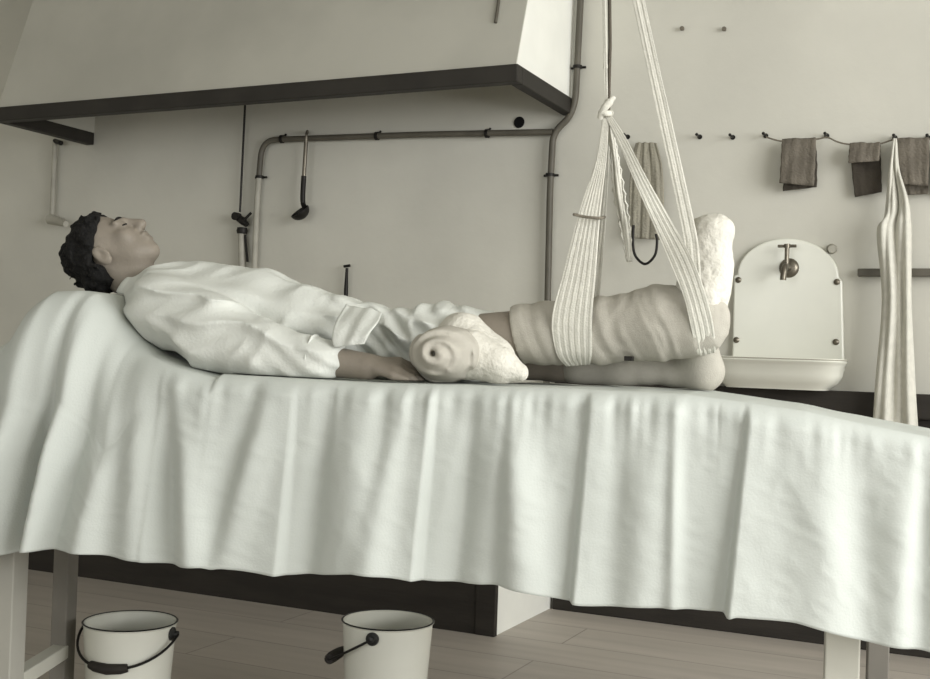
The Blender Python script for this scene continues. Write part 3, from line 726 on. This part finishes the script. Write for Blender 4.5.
# foot fallen outwards, toes towards the viewer and up
ball = hl_ + np.array([-.006, -.075, .060])
B.cap(hl_ + [.004, 0, .0], ball + [0, .03, -.01], .030, .014, .02)
above(B, .004)
man = field_obj('person', B, MT['skin'], it=2)
tag(man, 'dark-haired person in white shirt lying on the sheet, one bandaged leg in slings', 'person')

# hair
Hf = Field(hc - .2, hc + .2, .0032)
Hf.ell(hp(0, -.02, .030), np.array((.088, .114, .092)) * SC, HR, .01)
Hf.cap(hp(-.03, -.085, -.02), hp(.03, -.085, -.02), .032, k=.03); Hf.cap(hp(-.03, -.08, -.055), hp(.03, -.08, -.055), .022, k=.03)
for s in (-1, 1): Hf.cap(hp(s * .068, -.055, .0), hp(s * .06, -.07, -.045), .018, .014, .02)
def hair_cut(x, y, z):
    p = [x - hc[0], y - hc[1], z - hc[2]]; l = [sum(HR[j, i] * p[j] for j in range(3)) / SC for i in range(3)]
    line = l[1] - (.048 - .0 * l[0]) + np.clip((.065 - l[2]) * 1.45, -.012, .095)
    line = np.maximum(line, np.where(l[2] < -.075, .05, -.05))
    return (line + .022 * (vnoise(x * 70, y * 70, z * 70) - .5)) * .8
Hf.add(lambda x, y, z: -.004 + .020 * (vnoise(x * 62, y * 62, z * 62) - .5) + .009 * (ridge(x * 100, y * 100, z * 100) - .6))
Hf.cut(hair_cut); above(Hf, .005)
field_obj('hair', Hf, MT['hair'], man, it=1)
for s in (-1, 1):
    MB().tube([l2w(v) for v in cr([hp(s * .013, .095, .026), hp(s * .030, .090, .031), hp(s * .048, .076, .027)], 6)], [.002, .0025, .003, .0033, .0033, .0033, .0033, .003, .003, .0028, .0025, .002, .0015], 8).build('eyebrow', MT['hair'], man, True)
    MB().tube([l2w(v) for v in cr([hp(s * .019, .089, .004), hp(s * .031, .0935, .001), hp(s * .044, .086, .003)], 4)], .0018, 6).build('eyelashes', MT['hair'], man, True)

# shirt
S = Field((-1.72, 2.14, .84), (-.62, 2.98, 1.30), .0045)
sp = [(160, 303, 36), (180, 313, 45), (215, 321, 52), (260, 327, 51.5), (305, 335, 46), (350, 342, 40), (400, 347, 35), (440, 347, 37), (470, 344, 35)]
sp_ = [(LQ(x, y, 2.56), PR(x, y, 2.56, r)) for x, y, r in sp]
for (a, ra), (b, rb) in zip(sp_, sp_[1:]): S.cap(a, b, ra, rb, .03, (1, 1.42, 1))
S.cap(sp_[0][0], sh + [.0, 0, .0], .085, .072, .04)
S.cap(sh, LQ(215, 335, 2.33), .074, .078, .03); S.cap(LQ(215, 335, 2.33), el, .078, .066, .02); S.cap(el, LQ(318, 361, 2.30), .066, .052, .02)
S.cap(sp_[0][0], sh2, .085, .072, .04); S.cap(sh2, el2, .070, .062, .02); S.cap(el2, el2 * .4 + wr2 * .6, .062, .05, .02)
# groove between sleeve and body
S.add(lambda x, y, z: 0.0 * x + .0)
ad = _n(el - sh); an_ = _n(np.cross(ad, (0, 1, 0)))
def folds(x, y, z):
    a = (x - sh[0]) * ad[0] + (y - sh[1]) * ad[1] + (z - sh[2]) * ad[2]; b = (x - sh[0]) * an_[0] + (z - sh[2]) * an_[2]
    w = vnoise(x * 9, y * 9, z * 9)
    r1 = ridge(a * 2.6 + b * 5 + w * .5, b * 21 - a * 3 + w, y * 7)              # long diagonal folds
    r2 = ridge(a * 13 + 2 * w, b * 8 - a * 6, y * 8 + 3.3)
    g = np.clip((x + 1.10) / .25, 0, 1)                                      # more crumpled towards the waist
    f3 = np.sin((x * .75 + z * .9) * 150 + 5 * w) * .5 + ridge(x * 30 + z * 16, y * 6, z * 14 - x * 20) - .5
    return np.minimum(-.024 * (r1 - .62) - .009 * (r2 - .6), .008) - g * .008 * f3
S.add(folds)
# neck opening
S.ell(hp(0, .02, -.135) + np.array([.0, 0, .02]), (.07, .075, .07), None, .01, True)
S.cap(nk + [-.10, 0, .03], nk + [.0, 0, -.0], .06, .058, .006, sub=True)
above(S, .002)
shirt = field_obj('shirt', S, MT['shirt'], man, it=2)
# collar band around the neck
def ringpts(c, n, r1, r2, ref, k=40):
    n = _n(np.array(n, float)); u = _n(np.array(ref) - n * (n @ np.array(ref))); w = np.cross(n, u)
    return [c + r1 * math.cos(2 * math.pi * i / k) * u + r2 * math.sin(2 * math.pi * i / k) * w for i in range(k + 1)]
C2 = Field((-1.2, 2.18, .86), (-.95, 2.44, 1.05), .004)
cu0, cu1 = LQ(316, 362, 2.30), LQ(331, 363.5, 2.30)
ca = _n(cu1 - cu0)
C2.cap(cu0, cu1, .060, .057, .01)
C2.cut(lambda x, y, z: np.abs((x - (cu0[0] + cu1[0]) / 2) * ca[0] + (y - (cu0[1] + cu1[1]) / 2) * ca[1] + (z - (cu0[2] + cu1[2]) / 2) * ca[2] + .08 * (z - cu0[2])) - .020)
C2.add(lambda x, y, z: -.002 * (ridge(x * 40 + z * 20, y * 16, z * 12) - .5))
above(C2, .002)
tag(field_obj('cuff', C2, MT['shirt'], shirt, it=2), 'turned-back shirt cuff')
# shirt placket fold on the belly (crossed flap)
fl = MB()
L = [l2w(LQ(x, y, q)) for x, y, q in ((346, 304, 2.40), (336, 320, 2.31), (332, 338, 2.275), (334, 347, 2.27))]
R = [l2w(LQ(x, y, q)) for x, y, q in ((382, 312, 2.40), (378, 322, 2.31), (369, 335, 2.275), (364, 344, 2.27))]
cloth(ribbon(fl, L, R, 1.1, .0025, .0012, nu=20, nv=8), 'shirt_flap', MT['shirt'], shirt)

# dressing round the near hip
D = Field((-1.0, 2.14, .84), (-.40, 2.72, 1.16), .004)
dc = LQ(446, 355, 2.33)
D.ell(LQ(448, 354, 2.36), (PR(448, 354, 2.36, 34), .13, PR(448, 354, 2.36, 29)), None, .02)
def dress(x, y, z):
    dx, dz = x - dc[0] - .004, z - dc[2]; r = np.sqrt(dx * dx + (dz * 1.15) ** 2); th = np.arctan2(dz, dx)
    w = vnoise(x * 22, y * 22, z * 22)
    near = np.clip((2.45 - y) / .12, 0, 1)
    sp = np.sin(r * 2 * math.pi / .026 + th + 2.2 * w)
    tail = np.sin((x * .8 + z * 1.2) * 210 + 4 * w) * (1 - near)
    return (.0036 + .004 * (w - .5)) * near * sp * np.clip(r / .02, .3, 1) * np.clip((.105 - r) / .03, .25, 1) + .0012 * tail - .004 * (ridge(x * 24, y * 24, z * 24) - .6) - .003 * (ridge(r * 70 + w * 2, th * 1.5, y * 12) - .6)
D.add(dress)
D.cap(dc + [-.002, -.16, .002], dc + [-.002, -.075, .002], .009, .006, .006, sub=True)
above(D, .002)
dr = field_obj('hip_dressing', D, MT['wrap'], man, it=1)
D2 = Field((-1.0, 2.14, .84), (-.40, 2.72, 1.16), .004)
D2.cap(LQ(462, 338, 2.46), LQ(492, 358, 2.45), PR(462, 338, 2.46, 26), PR(492, 358, 2.45, 22), .03)
D2.cap(LQ(470, 355, 2.38), LQ(500, 364, 2.38), PR(470, 355, 2.38, 26), PR(500, 364, 2.38, 17), .03)
D2.cap(LQ(500, 366, 2.38), LQ(520, 373, 2.38), PR(500, 366, 2.38, 16), PR(520, 372, 2.38, 9), .02)
D2.add(lambda x, y, z: -.005 * (ridge(x * 16 + z * 10, y * 8, z * 18 - x * 9) - .55) - .006 * (vnoise(x * 30, y * 30, z * 30) - .5)); above(D2, .002)
tag(field_obj('hip_pad', D2, MT['wool'], man, it=1), 'smooth bright white pad behind the wound bandage')

# bandage on the lifted leg
LBn = Field((-.72, 2.30, .84), (-.10, 2.72, 1.16), .004)
b0 = LQ(522, 334, 2.53)
for (a, qa0, ra), (b, qb0, rb) in zip((((522, 334), 2.53, 29.5), ((552, 333), 2.53, 29.5), ((600, 331), 2.53, 31.5), ((660, 323), 2.525, 36), ((693, 322), 2.52, 33)), (((552, 333), 2.53, 29.5), ((600, 331), 2.53, 31.5), ((660, 323), 2.525, 36), ((693, 322), 2.52, 33), ((697, 322), 2.52, 31))):
    LBn.cap(LQ(*a, qa0), LQ(*b, qb0), PR(*a, qa0, ra), PR(*b, qb0, rb), .02)
la = _n(anL - knL)
def wrapf(x, y, z):
    a = x * la[0] + y * la[1] + z * la[2]; w = vnoise(x * 12, y * 12, z * 12)
    return -.0022 * (ridge((a + .3 * (z - 1)) * 95 + 2 * w, z * 5, y * 5) - .5) - .0026 * (ridge(a * 34 + 6 * w + z * 9, z * 3, y * 3) - .5) - .0009 * np.sin((a + .25 * (z - 1)) * 2 * math.pi / .045 + 3 * w)
LBn.add(wrapf)
LBn.cut(lambda x, y, z: -(x - (b0[0] - .01) + .25 * (z - b0[2])) + 0 * y); above(LBn, .002)
field_obj('leg_bandage', LBn, MT['wrap'], man, it=1)
SB = Field((-.66, 2.44, .84), (-.06, 2.82, 1.10), .004)
SB.cap(LQ(578, 363, 2.675), LQ(620, 364, 2.67), PR(578, 363, 2.68, 22), PR(620, 364, 2.67, 21), .02); SB.cap(LQ(620, 364, 2.67), anR, PR(620, 364, 2.67, 21), PR(676, 368, 2.66, 17), .02)
SB.cap(anR, hl_, PR(676, 368, 2.66, 18), PR(702, 371, 2.64, 18.5), .015)
SB.cap(hl_ + [.004, 0, 0], ball + [0, .02, .02], .043, .034, .02); SB.cap(hl_ + [-.02, .0, .02], ball + [-.004, .02, .0], .040, .032, .02); SB.cap(ball + [0, .02, .02], ball + [0, .0, .035], .034, .026, .02)
SB.add(lambda x, y, z: -.0025 * (ridge(x * 30 + z * 12, z * 4, y * 4) - .5)); above(SB, .002)
field_obj('shin_bandage', SB, MT['wrap'], man, it=1)
# cotton-wool padded foot
FB = Field((-.36, 2.34, .86), (.0, 2.70, 1.36), .004)
for a, b, ra, rb in (((698, 316), (705, 290), 22, 24), ((705, 290), (708, 262), 24, 23), ((708, 262), (709, 240), 23, 21), ((703, 235), (718, 229), 15, 14)):
    FB.cap(LQ(*a, 2.525), LQ(*b, 2.515), PR(*a, 2.52, ra), PR(*b, 2.51, rb), .03)
FB.cap(LQ(686, 318, 2.53), LQ(702, 318, 2.525), PR(690, 318, 2.52, 25), PR(702, 318, 2.52, 24), .02)
FB.add(lambda x, y, z: -.018 * (vnoise(x * 20, y * 20, z * 20) - .5) - .004 * (ridge(x * 55, y * 55, z * 55) - .55))
above(FB, .004)
field_obj('foot_dressing', FB, MT['wool'], man, it=1)
# small safety clip on the bandage
sc_ = LQ(629, 358.5, 2.475); MB().box(l2w(sc_ + [-.010, -.006, -.005]), l2w(sc_ + [.010, .004, .005])).build('bandage_clip', MT['iron'], man, bevel=.001)

# ================================================================== slings
KQ = 2.50
def LWp(px, py, q): return l2w(LQ(px, py, q))
K = LQ(606, 113, KQ)
def up_to(pt, px_dir):                      # carry a strap on in its own line to the ceiling
    d = np.array(px_dir, float); return pt + d * ((ZC - .03 - pt[2]) / d[2])
def Rg(pts): return [LWp(*p) for p in pts]
s1 = empty('leg_sling', LWp(575, 330, 2.6), 'left gauze sling fanning down from the knot to the bandaged shin', 'sling', )
qn = 2.53 - PR(575, 330, 2.53, 36)
cloth(ribbon(None, Rg([(603, 116, KQ), (596, 160, KQ - .02), (579, 212, KQ - .05), (564, 270, qn), (552, 318, qn), (556, 352, qn + .02), (566, 366, 2.51)]), Rg([(609, 116, KQ), (606, 160, KQ - .02), (600, 212, KQ - .05), (596, 270, qn), (592, 318, qn), (592, 352, qn + .02), (590, 364, 2.51)]), 6, .0005, .003, nu=84, nv=8), 'front_band', MT['gauze'], s1)
qf = 2.53 + PR(575, 330, 2.53, 34)
cloth(ribbon(None, Rg([(604, 118, KQ + .01), (600, 160, KQ + .05), (592, 215, KQ + .09), (583, 270, qf), (575, 318, qf), (568, 350, qf - .02)]), Rg([(609, 118, KQ + .01), (609, 160, KQ + .05), (606, 215, KQ + .09), (602, 270, qf), (597, 318, qf), (590, 350, qf - .02)]), 5, .0005, .003, nu=64, nv=8), 'rear_band', MT['gauze'], s1)
cloth(ribbon(None, Rg([(606, 116, KQ), (610, 150, KQ + .02), (613, 190, KQ + .03), (620, 228, KQ + .03), (627, 262, KQ + .03)]), Rg([(611, 118, KQ), (617, 150, KQ + .02), (624, 190, KQ + .03), (630, 228, KQ + .03), (632, 262, KQ + .03)]), 1.4, .004, .003, nu=20, nv=10, rag=.12), 'loose_end', MT['gauze'], s1)
tie = [LQ(574, 214.5, KQ - .075), LQ(583, 216.5, KQ - .07), LQ(592, 217.5, KQ - .07), LQ(600, 218, KQ - .06), LQ(603, 217.5, KQ - .02), LQ(604, 217, KQ + .09), LQ(592, 216, KQ + .12), LQ(580, 215, KQ + .03), LQ(574, 214.5, KQ - .075)]
MB().tube([l2w(p) for p in cr(tie, 5)], .0032, 8).build('tie', MT['cord'], s1, True)
# foot sling from the knot
s2 = empty('foot_sling', LWp(690, 290, 2.6), 'gauze band slanting down right from the knot to the ankle', 'sling')
qa_ = 2.52 - PR(700, 300, 2.52, 36)
cloth(ribbon(None, Rg([(605, 116, KQ), (618, 143, KQ - .02), (636, 185, KQ - .05), (655, 228, qa_ + .02), (672, 268, qa_ - .005), (684, 298, qa_ - .01), (691, 328, qa_), (696, 350, qa_ + .035), (698, 356, 2.51)]), Rg([(610, 114, KQ), (626, 138, KQ - .02), (647, 178, KQ - .05), (672, 222, qa_ + .02), (692, 258, qa_ - .01), (704, 290, qa_ - .012), (712, 320, qa_), (715, 344, qa_ + .045), (715, 352, 2.52)]), 4, .0005, .003, nu=64, nv=8), 'band', MT['gauze'], s2)
# long strap from the ceiling to the foot
aL, aR = LWp(681, 225, 2.46), LWp(694, 222, 2.46)
bL, bR = LWp(632.5, 0, KQ - .02), LWp(644.5, 0, KQ - .02)
tL, tR = bL + (bL - aL) * ((ZC - .02 - bL[2]) / (bL - aL)[2]), bR + (bR - aR) * ((ZC - .02 - bR[2]) / (bR - aR)[2])
wd = bR - bL; tR = tL + wd
s3 = ribbon(None, [tL, bL, (bL + aL) / 2, aL, LWp(685, 255, 2.445), LWp(689, 296, qa_ + .002)], [tR, bR, (bR + aR) / 2, aR, LWp(699, 252, 2.445), LWp(702, 292, qa_ + .002)], 2, .0006, .003, nu=44, nv=8)
tag(cloth(s3, 'foot_strap', MT['gauze']), 'long straight white strap from the ceiling to the padded foot', 'strap')
# rope and strip above the knot
k0 = LWp(608.5, 112, KQ + .012); k1 = LWp(609.5, 0, KQ + .012); kt = k1 + (k1 - k0) * ((ZC - .02 - k1[2]) / (k1 - k0)[2])
tag(MB().tube([kt, k1, LWp(610, 45, KQ + .012), LWp(608.8, 90, KQ + .012), k0], .0042, 10).build('suspension_rope', MT['darkcord'], smooth=True), 'dark rope running up from the sling knot to the ceiling', 'rope')
g0, g1 = LWp(602.5, 0, KQ - .01), LWp(606, 0, KQ - .01); h0, h1 = LWp(604.5, 108, KQ - .006), LWp(608, 108, KQ - .006)
i0 = g0 + (g0 - h0) * ((ZC - .02 - g0[2]) / (g0 - h0)[2]); i1 = i0 + (g1 - g0)
tag(cloth(ribbon(None, [i0, g0, (g0 + h0) / 2, h0], [i1, g1, (g1 + h1) / 2, h1], 1, .002, .003, nu=10, nv=6), 'suspension_tape', MT['gauze']), 'narrow white gauze tape beside the dark rope, tied at the knot', 'tape')
kn_ = MB().tube([l2w(p) for p in cr([K + [-.012, -.006, -.012], K + [-.004, -.016, .004], K + [.010, -.012, .022], K + [.016, -.006, .032]], 5)], [.007] * 6 + [.0085] * 5 + [.006] * 5, 10).tube([l2w(p) for p in cr([K + [.010, -.004, -.002], K + [0, -.014, -.004], K + [-.010, -.006, .0], K + [-.006, .012, .004], K + [.008, .010, .002], K + [.010, -.004, -.002]], 4)], .0065, 10)
kn_.build('knot', MT['gauze'], s1, True)

# ================================================================== light
def area(name, loc, size, sy, rot, power, col=(1, 1, 1)):
    l = bpy.data.lights.new(name, 'AREA'); l.shape = 'RECTANGLE'; l.size = size; l.size_y = sy; l.energy = power; l.color = col
    o = bpy.data.objects.new(name, l); COL.objects.link(o); o.location = loc; o.rotation_euler = rot; return o
R90 = math.pi / 2
area('daylight_side_window', (XR + .16, (wy0 + wy1) / 2, (wz0 + wz1) / 2), wz1 - wz0, wy1 - wy0, (0, R90, 0), 300)
area('daylight_front_window', ((fx0 + fx1) / 2, YF - .16, (fz0 + fz1) / 2), fx1 - fx0, fz1 - fz0, (R90, 0, 0), 125)
w = bpy.data.worlds.new('world'); sc.world = w; w.use_nodes = True
w.node_tree.nodes['Background'].inputs[0].default_value = (.95, 1, .96, 1); w.node_tree.nodes['Background'].inputs[1].default_value = 0.6
vs = sc.view_settings; sc.display_settings.display_device = 'sRGB'
vs.view_transform = 'Standard'; vs.look = 'None'; vs.exposure = -0.15; vs.gamma = 1.0; vs.use_curve_mapping = False
for o in bpy.data.objects:
    if '_b' in o: del o['_b']
